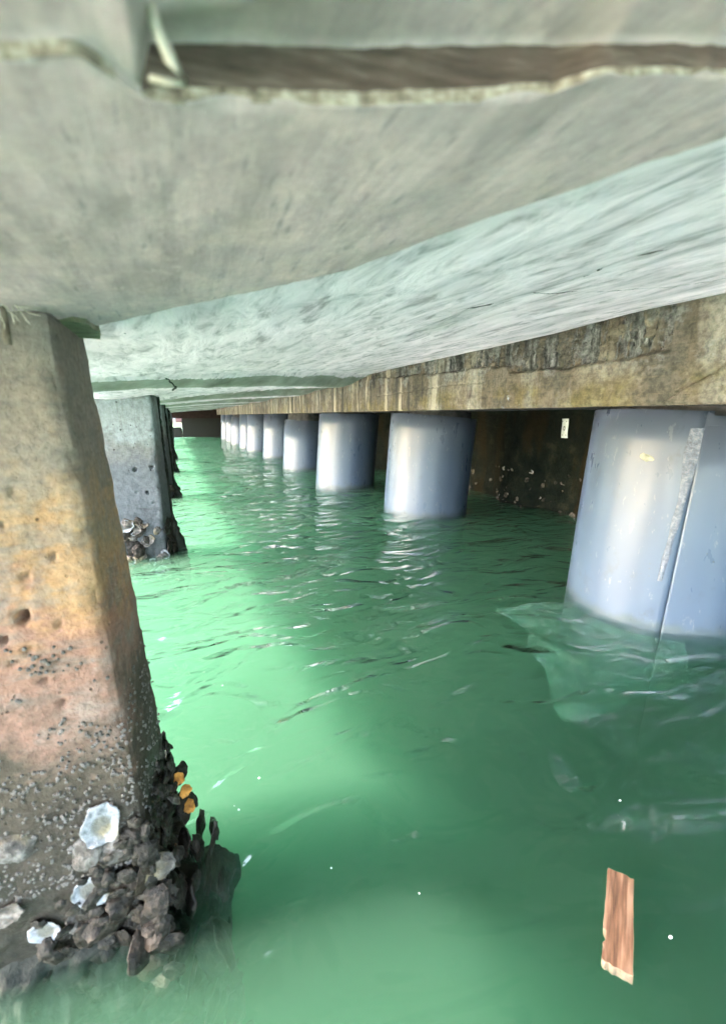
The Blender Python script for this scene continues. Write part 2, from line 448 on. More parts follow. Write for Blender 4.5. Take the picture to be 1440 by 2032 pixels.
M['twig'] = mat_simple('dry_twig_bark', (0.07, 0.05, 0.035), (0.2, 0.155, 0.115), 120, 0.85, 0.5)
M['straw'] = mat_simple('dry_pale_straw', (0.42, 0.34, 0.26), (0.66, 0.58, 0.49), 90, 0.8, 0.4)
M['palewood'] = mat_simple('pale_split_wood', (0.09, 0.058, 0.036), (0.2, 0.145, 0.1), 120, 0.6, 0.5)
M['foam'] = mat_simple('white_foam', (0.7, 0.72, 0.7), (0.85, 0.86, 0.85), 200, 0.6, 0.3)
M['black'] = mat_simple('black_gap', (0.012, 0.011, 0.01), (0.03, 0.027, 0.024), 60, 0.8, 0.5)
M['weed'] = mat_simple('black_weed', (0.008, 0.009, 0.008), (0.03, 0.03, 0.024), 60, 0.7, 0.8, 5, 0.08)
M['olive'] = mat_simple('olive_mortar', (0.10, 0.11, 0.06), (0.22, 0.22, 0.13), 60, 0.8, 0.5)
M['plate'] = mat_simple('pale_plastic_plate', (0.5, 0.56, 0.54), (0.62, 0.68, 0.66), 30, 0.4, 0.1)
M['ink'] = mat_simple('black_print', (0.02, 0.02, 0.02), (0.04, 0.04, 0.04), 30, 0.5, 0.1)
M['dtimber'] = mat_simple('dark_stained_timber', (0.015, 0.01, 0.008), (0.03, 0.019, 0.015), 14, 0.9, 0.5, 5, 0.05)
M['brick'] = mat_simple('red_brick', (0.06, 0.024, 0.018), (0.11, 0.05, 0.035), 6, 0.85, 0.4)
M['wpaint'] = mat_simple('white_paint', (0.2, 0.19, 0.175), (0.27, 0.26, 0.24), 12, 0.6, 0.2)
M['grass'] = mat_simple('green_algae', (0.02, 0.04, 0.012), (0.06, 0.10, 0.03), 9, 0.9, 0.5)

# ------------------------------------------------------------------ setting: water and seabed
def wave(x, y):
    f = sstep(-30, -3, x) * sstep(30, 14, y) if x < 0 else 1.0
    a = 0.0042 * math.sin(6.1 * y + 2.2 * x + 1.6 * nz(x, y, 0, 0.9, 3)) + 0.004 * math.sin(3.3 * x - 7.4 * y + 2.2 * nz(x, y, 0, 0.7, 5))
    return f * (1.3 * a + 0.014 * nz(x, y * 1.25, 0, 2.3, 1) + 0.0065 * nz(x, y * 1.3, 0, 5.0, 2))
def ax(lo, a, b, hi, st):
    core = list(np.arange(a, b + 1e-6, st))
    l = [a - st * (1.6 ** k) for k in range(2, 40) if a - st * (1.6 ** k) > lo]
    h = [b + st * (1.6 ** k) for k in range(2, 40) if b + st * (1.6 ** k) < hi]
    return [lo] + l[::-1] + core + h + [hi]
xs = ax(-600, -1.2, 2.9, 600, 0.035)
ys = ax(-600, -0.6, 9.0, 900, 0.05)
vv = []
for yy in ys:
    for xx in xs:
        inside = -12 < xx < 6 and -6 < yy < 30
        vv.append((xx, yy, wave(xx, yy) if inside else 0.0))
nr, nc = len(ys), len(xs)
ff = grid_faces(nr, nc)
b0 = len(vv)
DEEP = -2.2
vv += [(xs[0], ys[0], DEEP), (xs[-1], ys[0], DEEP), (xs[-1], ys[-1], DEEP), (xs[0], ys[-1], DEEP)]
ff.append((b0 + 3, b0 + 2, b0 + 1, b0))
ff.append([b0, b0 + 1] + [j for j in range(nc - 1, -1, -1)])
ff.append([b0 + 1, b0 + 2] + [i * nc + nc - 1 for i in range(nr - 1, -1, -1)])
ff.append([b0 + 2, b0 + 3] + [(nr - 1) * nc + j for j in range(nc)])
ff.append([b0 + 3, b0] + [i * nc for i in range(nr)])
wm = mesh('water', vv, ff)
water = link('water', wm, M['water'])
tag(water, kind='structure')
sb = []
sx = list(np.linspace(-8, 6, 40)); sy = list(np.linspace(-5, 30, 70))
sx = [-620] + sx + [620]; sy = [-620] + sy + [920]
for yy in sy:
    for xx in sx:
        sb.append((xx, yy, -1.55 + 0.18 * fbm(xx, yy, 0, 0.8, 4)))
seabed = link('seabed', mesh('seabed', sb, grid_faces(len(sy), len(sx))), M['sand'])
tag(seabed, kind='structure')

def tube(pts, rads, n=8, seed=0, rough=0.0):
    """closed tapering tube along pts"""
    v, f = [], []
    P = [Vector(p) for p in pts]
    for i, p in enumerate(P):
        d = (P[min(i + 1, len(P) - 1)] - P[max(i - 1, 0)]).normalized()
        a = d.orthogonal().normalized(); b = d.cross(a)
        for k in range(n):
            th = 2 * math.pi * k / n
            r = rads[i] * (1 + rough * nz(i * 0.7, math.cos(th), math.sin(th), 1.3, seed))
            v.append(p + (a * math.cos(th) + b * math.sin(th)) * r)
    for i in range(len(P) - 1):
        for k in range(n):
            a = i * n + k; b = i * n + (k + 1) % n
            f.append((a, b, b + n, a + n))
    f.append(list(range(n))[::-1]); f.append([(len(P) - 1) * n + k for k in range(n)])
    return v, f
def join(parts):
    V, F = [], []
    for v, f in parts:
        o = len(V); V += list(v); F += [[i + o for i in q] for q in f]
    return V, F

# ------------------------------------------------------------------ wharf deck (soffit panels, near slab, body)
# plan outline (x, y) of the near grey slab's far edge, following the column's shade line overhead
B = [(-0.62, 0.95), (-0.119, 0.758), (-0.08, 0.701), (0.002, 0.627), (0.069, 0.572), (0.124, 0.522), (0.185, 0.46), (0.226, 0.379), (0.259, 0.316), (0.278, 0.283),
     (0.301, 0.233), (0.326, 0.197), (0.344, 0.167), (0.42, 0.03), (0.62, -0.35)]
cs, sn = math.cos(YAW), math.sin(YAW)
Bu = [x * cs - y * sn for x, y in B]; Bv = [x * sn + y * cs for x, y in B]
def zpanel(X):
    return CAM_Z + interp(X, [-1.0, -0.25, -0.1, 0.5, 1.15, 1.3, 1.72], [0.112, 0.112, 0.13, 0.208, 0.268, 0.28, 0.29])
ROWS = [0.59, 2.5, 4.35, 6.4, 8.3, 10.2, 12.1, 14.0, 15.7]
deck = empty('wharf_deck', (0.5, 8, 1.2))
tag(deck, 'low concrete wharf deck overhead, grey in front and pale white further in', 'wharf deck')

def soffit_z(X, Y, k):
    """underside of bay k; each bay ends in a coved cross beam over its column row"""
    base = zpanel(X)
    ye = ROWS[k + 1] - 0.72 + 0.8 * max(min(X, 1.3), -0.3) if k == 0 else ROWS[k + 1] - 0.55 + 0.25 * max(min(X, 1.3), -0.3)
    rel = Y - ye + 0.02 * nz(X, 0, 0, 3, k)
    drop = 0.010 * sstep(0.0, 0.012, rel) + (0.022 + 0.04 * min(max(X, 0.0), 1.0)) * sstep(0.03, 0.17, rel)
    # the soffit turns up into the corner against the longitudinal beam on the right
    cove = 0.060 * sstep(1.17, 1.42, X) - 0.005 * sstep(1.08, 1.15, X)
    # thin raised skin whose edge runs along the bay
    e = 0.62 + 0.10 * nz(Y, 0, 0, 3.0, 8) + 0.05 * (Y - 0.5)
    skin = 0.011 * sstep(e - 0.006, e + 0.006, X) * sstep(1.25, 0.9, Y) if k == 0 else 0
    z = base - drop + cove + skin
    if k == 0:
        uu, vq = X * cs - Y * sn, X * sn + Y * cs
        z += 0.03 * sstep(0.04, 0.09, interp(uu, Bu, Bv) - vq)
    z += 0.006 * fbm(X, Y * 0.35, 0, 2.0, 11 + k) + 0.0022 * fbm(X * 3, Y * 0.5, 0, 6.0, 12)
    return z
def panel(k):
    y0 = -1.6 if k == 0 else ROWS[k] + 0.28
    y1 = ROWS[k + 1] + 0.275
    st = 0.016 if k == 0 else (0.03 if k == 1 else 0.06)
    nx = int(2.56 / st) + 1; ny = int((y1 - y0) / st) + 1
    X = np.linspace(-0.84, 1.72, nx); Y = np.linspace(y0, y1, ny)
    v = []
    for yy in Y:
        for xx in X: v.append((xx, yy, soffit_z(xx, yy, k)))
    f = grid_faces(ny, nx, True)
    # rim up to the deck body so that the panel is a solid
    top = 1.19
    n0 = len(v)
    ring = [j for j in range(nx)] + [i * nx + nx - 1 for i in range(1, ny)] + [(ny - 1) * nx + j for j in range(nx - 2, -1, -1)] + [i * nx for i in range(ny - 2, 0, -1)]
    for r in ring: v.append((v[r][0], v[r][1], top))
    m = len(ring)
    for q in range(m):
        a, b = ring[q], ring[(q + 1) % m]
        f.append((a, b, n0 + (q + 1) % m, n0 + q))
    f.append([n0 + q for q in range(m)])
    mi = []
    for q in f:
        if len(q) != 4: mi.append(0); continue
        x = sum(v[i][0] for i in q) / 4; y = sum(v[i][1] for i in q) / 4
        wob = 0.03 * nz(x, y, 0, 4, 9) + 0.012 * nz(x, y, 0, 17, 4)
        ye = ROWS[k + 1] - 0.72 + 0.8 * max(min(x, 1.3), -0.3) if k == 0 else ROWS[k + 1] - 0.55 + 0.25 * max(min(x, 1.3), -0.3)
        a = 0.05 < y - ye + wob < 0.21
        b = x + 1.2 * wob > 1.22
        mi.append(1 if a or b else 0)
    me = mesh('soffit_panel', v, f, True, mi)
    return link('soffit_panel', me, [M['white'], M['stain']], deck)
for k in range(len(ROWS) - 1):
    panel(k)

def soffit_crack(pts, w):
    V, F = [], []
    P = []
    for a, b in zip(pts[:-1], pts[1:]):
        n = max(2, int(math.dist(a, b) / 0.008))
        P += [(a[0] + (b[0] - a[0]) * i / n + 0.006 * nz(a[0] + i * .3, b[1], 0, 1.1, 5), a[1] + (b[1] - a[1]) * i / n) for i in range(n)]
    parts = []
    pts3 = [(x, y, soffit_z(x, y, 0) + 0.0004) for x, y in P]
    v, f = tube(pts3, [w * (0.35 + 0.9 * abs(nz(i * 0.37, 0, 0, 1, 4))) * min(1, i / 3, (len(P) - i) / 3) + 0.0002 for i in range(len(P))], 5)
    link('crack', mesh('crack', v, f), M['black'], deck)

# near grey slab; far edge follows the curve B (plan x, y), u runs across the view axis of the slab joint
def near_z(X, Y):
    return zpanel(X) - 0.018 + 0.0016 * fbm(X, Y, 0, 9, 21)
VSu = [-0.0867, -0.0264, 0.0421, 0.0661, 0.0896, 0.0994, 0.1083, 0.1169, 0.125, 0.135, 0.173, 0.2186, 0.5]
VSv = [0.2089, 0.2227, 0.2366, 0.2392, 0.2396, 0.2359, 0.2325, 0.2345, 0.236, 0.2382, 0.2458, 0.2543, 0.31]
VSr = [0.0187, 0.0204, 0.0210, 0.0199, 0.0173, 0.0137, 0.0105, 0.0108, 0.011, 0.0110, 0.0113, 0.0113, 0.0113]
def build_near():
    us = np.concatenate([np.linspace(-0.93, -0.45, 30), np.linspace(-0.445, 0.30, 260), np.linspace(0.305, 0.7, 40)])
    A, W, C = 44, 7, 130
    rows_v, rows_m = [], []
    v = []
    for u in us:
        vb = interp(u, Bu, Bv) + 0.004 * fbm(u, 0, 0, 40, 31)
        if u > -0.088:
            vs = interp(u, VSu, VSv) + 0.0012 * fbm(u, 1, 0, 90, 33); rise = interp(u, VSu, VSr)
        elif u > -0.094:
            vs = 0.205 + 0.0008 * fbm(u, 0, 0, 200, 34); rise = 0.0035
        else:
            vs = interp(u, [-0.3, -0.1256, -0.1, -0.094], [0.155, 0.1794, 0.184, 0.197]) + 0.0014 * fbm(u, 2, 0, 70, 35); rise = 0.005
        c = []
        for i in range(A):                      # raised near part
            w = vs - 0.0012 - (1 - (i / (A - 1)) ** 0.5) * 0.6
            ue = u + (0.4 * (vs - w) if u < 0 and w > 0.05 else (0.4 * (vs - 0.05) if u < 0 else 0.0)) * sstep(0.0, -0.05, u)
            X, Y = ue * cs + w * sn, -ue * sn + w * cs
            z = near_z(X, Y) + rise
            if u > -0.088 and u < 0.02 + 0.02 * nz(u, 0, 0, 30, 3):
                z -= 0.007 * sstep(0.176, 0.180, w) * sstep(0.199, 0.187, w) * (0.7 + 0.6 * nz(u, w, 0, 60, 6))
            c.append((X, Y, z))
        for i in range(1, W + 1):
            w = vs - 0.0012 * (1 - i / (W + 1)) + 0.0012 * nz(u, i, 0, 90, 40)
            X, Y = u * cs + w * sn, -u * sn + w * cs
            c.append((X, Y, near_z(X, Y) + rise * (1 - i / (W + 1))))
        for i in range(C):
            f_ = i / (C - 1)
            w = vs + (vb - vs) * f_
            X, Y = u * cs + w * sn, -u * sn + w * cs
            chip = 0.004 * max(0, 1 - i / 3.0) * max(0, nz(u, 0, 0, 45, 7))
            c.append((X, Y, near_z(X, Y) + chip + 0.01 * sstep(0.97, 1.0, f_)))
        X, Y, z = c[-1]
        c.append((X + 0.002, Y + 0.004, z + 0.05))
        v += c
    nc_ = A + W + C + 1
    f = grid_faces(len(us), nc_)
    mi = []
    for i in range(len(us) - 1):
        um = (us[i] + us[i + 1]) / 2
        for j in range(nc_ - 1):
            k = 0
            if A - 1 <= j < A + W - 2 and um > -0.087: k = 1
            elif A + W - 2 <= j <= A + W - 1 + int(2.0 * max(0, nz(um, 0, 0, 60, 7))) and um > -0.087: k = 2
            elif A - 1 <= j < A + W and um < -0.094: k = 2
            mi.append(k)
    me = mesh('near_slab', v, f, True, mi)
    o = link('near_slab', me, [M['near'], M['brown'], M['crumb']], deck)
    return o
build_near()
soffit_crack([(0.56, 0.80), (0.60, 0.775), (0.64, 0.76), (0.66, 0.735)], 0.004)
soffit_crack([(0.655, 0.70), (0.67, 0.72), (0.70, 0.72), (0.78, 0.70)], 0.0025)
soffit_crack([(0.66, 0.70), (0.65, 0.62), (0.63, 0.53), (0.68, 0.45)], 0.0018)
soffit_crack([(0.80, 0.70), (1.0, 0.62), (1.12, 0.5)], 0.0012)
soffit_crack([(-0.02, 1.77), (0.015, 1.95), (0.0, 2.2)], 0.006)
def box(name, x0, x1, y0, y1, z0, z1, mat, parent=None, bev=0.0):
    bm = bmesh.new()
    bmesh.ops.create_cube(bm, size=1.0)
    for w in bm.verts:
        w.co = Vector(((x0 + x1) / 2 + w.co.x * (x1 - x0), (y0 + y1) / 2 + w.co.y * (y1 - y0), (z0 + z1) / 2 + w.co.z * (z1 - z0)))
    if bev:
        bmesh.ops.bevel(bm, geom=bm.edges[:], offset=bev, segments=2, affect='EDGES')
    me = bpy.data.meshes.new(name); bm.to_mesh(me); bm.free()
    return link(name, me, mat, parent)
box('deck_body', -0.92, 4.5, -1.65, 17.6, 1.192, 1.5, M['deck'], deck, 0.01)

# ------------------------------------------------------------------ shells
def shell_mesh(seed, cupped=False):
    """oyster valve: teardrop outline, ruffled rim, stepped growth layers"""
    rs = random.Random(seed)
    n = 26
    el = rs.uniform(1.15, 1.6)
    v, f = [], []
    ph = rs.uniform(0, 6)
    rim = []
    for k in range(n):
        th = 2 * math.pi * k / n
        tear = 1 - 0.28 * max(0, math.cos(th - math.pi / 2)) ** 3
        rim.append(0.5 * tear * (1 + 0.16 * nz(math.cos(th), math.sin(th), 0, 1.7, seed) + 0.05 * math.sin(7 * th + ph) + rs.uniform(-0.045, 0.045)))
    if cupped:
        prof = [(0.80, 0.0), (1.0, 0.15), (1.02, 0.19), (0.93, 0.19), (0.80, 0.12), (0.60, 0.085), (0.35, 0.07), (0.1, 0.075)]
    else:
        prof = [(0.90, -0.03), (1.0, 0.02), (0.97, 0.055), (0.83, 0.065), (0.80, 0.105), (0.62, 0.115), (0.58, 0.15), (0.36, 0.165), (0.1, 0.18)]
    m = len(prof)
    oy = 0.13
    for i, (r, h) in enumerate(prof):
        for k in range(n):
            th = 2 * math.pi * k / n
            rr = rim[k] * r * (1 + 0.05 * nz(math.cos(th) * 2, math.sin(th) * 2, i * 0.8, 1.5, seed + 3))
            ruf = 0.05 * math.sin(5 * th + ph) * r ** 3 + 0.045 * nz(math.cos(th) * r * 2, math.sin(th) * r * 2, i * .3, 1.6, seed)
            v.append((rr * math.cos(th), rr * math.sin(th) * el + oy * (1 - r), h + ruf))
    for i in range(m - 1):
        for k in range(n):
            a = i * n + k; b = i * n + (k + 1) % n
            f.append((a, b, b + n, a + n))
    f.append([(m - 1) * n + k for k in range(n)]); f.append(list(range(n))[::-1])
    return mesh('shell', v, f)
SH = {}
for kd in ('dark', 'pale', 'white', 'orange'):
    SH[kd] = []
    for s in range(4):
        me = shell_mesh(100 + s * 7 + len(kd), kd == 'white' or (kd == 'pale' and s == 3))
        me.materials.append(M['sh_' + kd]); SH[kd].append(me)
def place_shell(parent, p, nrm, size, kind, r, flat=1.0, name='oyster'):  # oyster also names the added shells for dark reflection and sunlit rims
    o = bpy.data.objects.new(name, r.choice(SH[kind]))
    col.objects.link(o)
    q = Vector(nrm).normalized().to_track_quat('Z', 'Y')
    mtx = Matrix.Translation(Vector(p)) @ q.to_matrix().to_4x4() @ Matrix.Rotation(r.uniform(0, 6.28), 4, 'Z') @ Matrix.Diagonal((size, size, size * flat, 1))
    o.parent = parent
    o.matrix_parent_inverse = Matrix.Translation(-Vector(parent.location))
    o.matrix_basis = mtx
    return o
def barnacles(pts):
    """pts: (p, n, size) -> joined little cones"""
    V, F = [], []
    for p, n, s in pts:
        p = Vector(p); n = Vector(n).normalized(); a = n.orthogonal().normalized(); b = n.cross(a)
        o = len(V)
        for rr, hh in ((1.0, -0.1), (0.85, 0.45), (0.45, 0.75), (0.3, 0.5)):
            for k in range(6):
                th = k * math.pi / 3
                V.append(p + (a * math.cos(th) + b * math.sin(th)) * s * rr + n * s * hh)
        for i in range(3):
            for k in range(6):
                c = o + i * 6 + k; d = o + i * 6 + (k + 1) % 6
                F.append((c, d, d + 6, c + 6))
        F.append([o + 18 + k for k in range(6)])
    return mesh('barnacles', V, F)

# ------------------------------------------------------------------ columns
def column_shaft(y0, depth, x_l, xf, xb, ztop, st, seed, amp, lean, holes=()):
    """four-sided shaft, right face from (xf, y0) to (xb, y0+depth); corners chipped"""
    cor = [(x_l, y0), (xf, y0), (xb, y0 + depth), (x_l + 0.03, y0 + depth)]
    per, nrm = [], []
    for i in range(4):
        a, b = Vector(cor[i]), Vector(cor[(i + 1) % 4])
        L = (b - a).length; n = max(3, int(L / (st if i < 2 else st * 6)))
        d = (b - a) / L
        for k in range(n):
            t = k / n
            p = a + (b - a) * t
            ed = min(t, 1 - t) * L
            n_out = Vector((d.y, -d.x))
            nn = n_out
            if ed < 0.012:
                pr = Vector(cor[i - 1]) - a if t < 0.5 else b - Vector(cor[(i + 2) % 4])
                o2 = (Vector((0, 0)))
                dd = (a - Vector(cor[i - 1])).normalized() if t < 0.5 else (Vector(cor[(i + 2) % 4]) - b).normalized()
                o2 = Vector((dd.y, -dd.x))
                w = 0.5 * (1 - ed / 0.012)
                nn = (n_out * (1 - w) + o2 * w).normalized()
                p = p - nn * 0.004 * (1 - ed / 0.012)
            per.append((p, nn, ed))
    zs = np.arange(-0.75, ztop + 1e-4, st)
    v = []
    for z in zs:
        for p, nn, ed in per:
            d = amp * fbm(p.x, p.y, z, 5, seed) + amp * 0.35 * fbm(p.x, p.y, z, 28, seed + 1)
            ch = max(0.0, 1 - ed / 0.022)
            d -= ch * 0.013 * max(0.0, fbm(p.x * 0.3, p.y * 0.3, z, 17, seed + 2) + 0.05)
            low = sstep(0.42, 0.0, z)
            d += low * amp * 1.8 * abs(fbm(p.x, p.y, z, 16, seed + 3))
            if p.y < y0 + 0.002 and p.x > x_l + 0.03:
                for hx, hz, hr, hd in holes:
                    if abs(z - hz) < hr * 1.6 and abs(p.x - hx) < hr * 1.6:
                        q = math.hypot(p.x - hx, z - hz) * (1 + 0.25 * nz(p.x, z, 0, 150, 3))
                        d -= hd * sstep(hr, hr * 0.75, q)
            ln = lean[0] + (lean[1] - lean[0]) * min(max((p.y - y0) / depth, 0), 1)
            v.append((p.x + nn.x * d + ln * (z - 0.4), p.y + nn.y * d, z))
    n = len(per); f = []
    for i in range(len(zs) - 1):
        for k in range(n):
            a = i * n + k; b = i * n + (k + 1) % n
            f.append((a, b, b + n, a + n))
    f.append([(len(zs) - 1) * n + k for k in range(n)])
    f.append(list(range(n))[::-1])
    return mesh('shaft', v, f)

col_words = ['nearest concrete column, ochre stained, crusted with oysters and cut by the photo edge',
             'second concrete column, blue grey with small drilled holes and pale oysters at its foot',
             'third concrete column, dark side edge just behind the blue grey one',
             'fourth concrete column in the left row, narrow and dark',
             'fifth concrete column in the left row, half hidden behind the fourth',
             'sixth concrete column in the left row, a thin dark sliver',
             'seventh concrete column in the left row, barely showing',
             'eighth concrete column in the left row, almost at the far end',
             'last and farthest concrete column of the left row']
columns = []
HOLES = [[(-0.182, 0.517, 0.0085, 0.03), (-0.205, 0.492, 0.006, 0.025), (-0.165, 0.668, 0.004, 0.006), (-0.185, 0.63, 0.005, 0.008), (-0.14, 0.588, 0.004, 0.01), (-0.16, 0.45, 0.0035, 0.01),
          (-0.17, 0.565, 0.0045, 0.008), (-0.2, 0.46, 0.004, 0.01), (-0.185, 0.475, 0.005, 0.006), (-0.15, 0.50, 0.0035, 0.01), (-0.175, 0.43, 0.0045, 0.01), (-0.162, 0.395, 0.0045, 0.01)],
         [(-0.212, 0.478, 0.0095, 0.03), (-0.133, 0.488, 0.0095, 0.03), (-0.165, 0.355, 0.0085, 0.03), (-0.215, 0.36, 0.006, 0.01), (-0.14, 0.30, 0.006, 0.015)]]
for k, y0 in enumerate(ROWS):
    root = empty('concrete_column', (-0.3, y0 + 0.1, 0))
    tag(root, col_words[k], 'column', 'concrete columns along the left side')
    st = 0.0042 if k == 0 else (0.006 if k == 1 else 0.04)
    dx = 0.0 if k == 0 else 0.02
    me = column_shaft(y0, 0.20 if k == 0 else 0.17, -0.38, -0.098 if k == 0 else -0.102, -0.084 if k == 0 else -0.07, 0.862 if k == 0 else 0.868, st, 50 + k, 0.0026, (-0.034, -0.057) if k == 0 else (0.0, -0.02), HOLES[k] if k < 2 else ())
    link('shaft', me, M['col1'] if k == 0 else M['col2'], root)
    columns.append(root)
    r = random.Random(300 + k)
    if k == 0:
        # shells that stand out singly
        for (x, z, s, kd) in [(-0.140, 0.200, 0.046, 'white'), (-0.166, 0.10, 0.040, 'white'), (-0.222, 0.06, 0.032, 'white'), (-0.235, 0.207, 0.036, 'pale'),
                              (-0.16, 0.168, 0.036, 'pale'), (-0.13, 0.155, 0.04, 'pale'), (-0.26, 0.11, 0.03, 'pale'), (-0.14, 0.11, 0.036, 'dark'), (-0.18, 0.06, 0.036, 'pale')]:
            o = place_shell(root, (x, y0 - 0.004, z), (r.uniform(-.2, .2), -1, r.uniform(0, .3)), s, kd, r, 0.6)
        # crowded crust round the right corner, at and below the tide line
        for q in range(215):
            t = r.random()
            z = r.uniform(-0.34, 0.13)
            if t < 0.5:
                w = r.random() ** 2.2
                x = -0.098 - w * 0.13; y = y0 - 0.004; n = (0.2, -1, 0.1)
                z = r.uniform(-0.34, 0.17 - 0.17 * w)
            else:
                w = r.random(); x = -0.096 + 0.014 * w; y = y0 + 0.2 * w; n = (1, -0.3, 0.15)
            x -= 0.045 * (z - 0.4)
            out = 0.05 * r.random() * sstep(0.15, -0.02, z) * (1.0 if x > -0.12 else 0.35)
            nn = Vector((n[0] + r.uniform(-.6, .6), n[1] + r.uniform(-.6, .6), n[2] + r.uniform(-.4, .7))).normalized()
            kd = 'pale' if z > 0.05 and r.random() < 0.16 else 'dark'
            place_shell(root, Vector((x, y, z)) + Vector(n).normalized() * out, nn, r.uniform(0.02, 0.042), kd, r, r.uniform(0.5, 1.1))
        for q in range(60):  # extra sunken dark shells, added to give the water the column's dark reflection
            w = r.random(); z = -0.012 - 0.3 * r.random()
            p = Vector((-0.09 + 0.014 * w - 0.045 * (z - 0.4), y0 - 0.02 + 0.2 * w, z)) + Vector((1, -0.3, 0)) * 0.075 * r.random()
            place_shell(root, p, (1 + r.uniform(-.6, .6), -0.4 + r.uniform(-.6, .6), r.uniform(-.3, .8)), r.uniform(0.03, 0.06), 'dark', r, r.uniform(0.5, 1.0))
        crust = []
        for q in range(420):
            t = r.random()
            if t < 0.55:
                w = r.random() ** 2.0; x = -0.098 - w * 0.15; y = y0 - 0.002; n = Vector((0.1, -1, 0.1)); z = r.uniform(-0.12, 0.2 - 0.12 * w)
            else:
                w = r.random(); x = -0.096 + 0.014 * w; y = y0 + 0.2 * w; n = Vector((1, -0.2, 0.1)); z = r.uniform(-0.15, 0.17)
            x -= 0.045 * (z - 0.4)
            nn = (n + Vector((r.uniform(-.5, .5), r.uniform(-.5, .5), r.uniform(-.5, .6)))).normalized()
            sz = r.uniform(0.009, 0.022)
            mtx = Matrix.Translation(Vector((x, y, z)) + n * 0.012 * r.random()) @ nn.to_track_quat('Z', 'Y').to_matrix().to_4x4() @ Matrix.Rotation(r.uniform(0, 6.28), 4, 'Z') @ Matrix.Diagonal((sz, sz, sz * 1.1, 1))
            src = r.choice(SH['dark'])
            crust.append(([mtx @ u_.co for u_ in src.vertices], [list(p_.vertices) for p_ in src.polygons]))
        V, F = join(crust)
        cr = link('small_shell_crust', mesh('small_shell_crust', V, F), M['sh_crust'], root); cr['kind'] = 'stuff'
        wv = []
        for i in range(40):
            for j in range(60):
                z = 0.035 - 0.45 * i / 39
                x = -0.375 + 0.285 * j / 59
                top = sstep(0.0, 0.08, i / 39) * (0.012 + 0.016 * sstep(0.03, -0.1, z))
                wv.append((x - 0.04 * (z - 0.4), y0 - top * (1 + 0.9 * fbm(x, z, 0, 26, 83)) + 0.004, z + 0.014 * fbm(x, 0, 0, 20, 84)))
        link('weed_mat', mesh('weed_mat', wv, grid_faces(40, 60, True)), M['weed'], root)  # added dark sheet stands in for the column's reflection and shadow in the water
        for q, (x, y, z) in enumerate([(-0.050, 0.76, 0.085), (-0.040, 0.745, 0.07), (-0.036, 0.73, 0.045)]):
            place_shell(root, (x, y, z), (0.3, -0.5, 0.9), 0.019, 'orange', r, 0.35)  # added orange shells stand in for sunlight catching the shell edges
        pts = []
        for q in range(1500):
            z = 0.12 + 0.36 * r.random() ** 1.5
            x = -0.10 - 0.27 * r.random() ** 1.3
            dens = fbm(x, 0, z, 12, 77) + sstep(0.42, 0.15, z) * 0.5 + (0.35 if x > -0.15 and z < .42 else 0)
            if dens < 0.25: continue
            s = r.uniform(0.0012, 0.003)
            pts.append(((x - 0.034 * (z - .4), y0 - 0.001, z), (0, -1, 0.1), s))
        for q in range(350):
            w = r.random(); z = 0.08 + 0.3 * r.random() ** 1.5
            pts.append(((-0.098 + 0.014 * w - 0.046 * (z - .4) + .001, y0 + 0.2 * w, z), (1, -0.2, 0.1), r.uniform(0.0012, 0.003)))
        b = link('barnacles', barnacles(pts), M['sh_barnacle'], root); b['kind'] = 'stuff'
    elif k < 5:
        num = [0, 110, 40, 26, 18][k]
        for q in range(num):
            if r.random() < 0.6:
                x = -0.10 - 0.24 * r.random(); z = -0.12 + 0.34 * r.random() ** 1.4; y = y0; n = (0.1, -1, 0.1)
                kd = r.choices(['dark', 'pale', 'white'], [0.35, 0.5, 0.15])[0]
            else:
                w = r.random(); x = -0.10 + 0.03 * w; y = y0 + 0.17 * w; z = -0.2 + 0.40 * r.random() ** 1.3; n = (1, -0.25, 0.2); kd = 'dark'
            nn = Vector((n[0] + r.uniform(-.3, .3), n[1] + r.uniform(-.3, .3), n[2] + r.uniform(-.2, .4)))
            place_shell(root, Vector((x, y, z)) + Vector(n).normalized() * 0.03 * r.random() * sstep(.14, 0, z), nn, r.uniform(0.03, 0.07), kd, r, r.uniform(0.5, 1.0))
        # black strip down the far right corner: weed, plus the side face's shade painted in
        zs = np.linspace(-0.25, 0.85, 60)
        V, F = tube([(-0.07 - 0.02 * (z - .4) + 0.004 * nz(z, 0, 0, 9, k) + 0.035 * sstep(0.22, -0.1, z), y0 + 0.168 - 0.02 * sstep(.2, 0, z), z) for z in zs],
                    [0.011 + 0.004 * nz(z, 0, 0, 14, k + 3) + 0.022 * sstep(0.25, 0.0, z) for z in zs], 9, k, 0.6)
        link('weed_strip', mesh('weed_strip', V, F), M['weed'], root)

# olive mortar wedge between near column top and slab
bm_v = []; 
n = 14
for i in range(n):
    th = 2 * math.pi * i / n
    r_ = 1 + 0.3 * nz(math.cos(th), math.sin(th), 0, 2, 9)
    bm_v.append((-0.104 + 0.026 * math.cos(th) * r_, 0.69 + 0.06 * math.sin(th) * r_))
V = [(x, y, 0.857 + 0.004 * nz(x, y, 0, 40)) for x, y in bm_v] + [(x * 1.02, y, 0.872) for x, y in bm_v]
F = [list(range(n))[::-1], [n + i for i in range(n)]] + [[i, (i + 1) % n, n + (i + 1) % n, n + i] for i in range(n)]
link('mortar_wedge', mesh('mortar_wedge', V, F, False), M['olive'], columns[0])

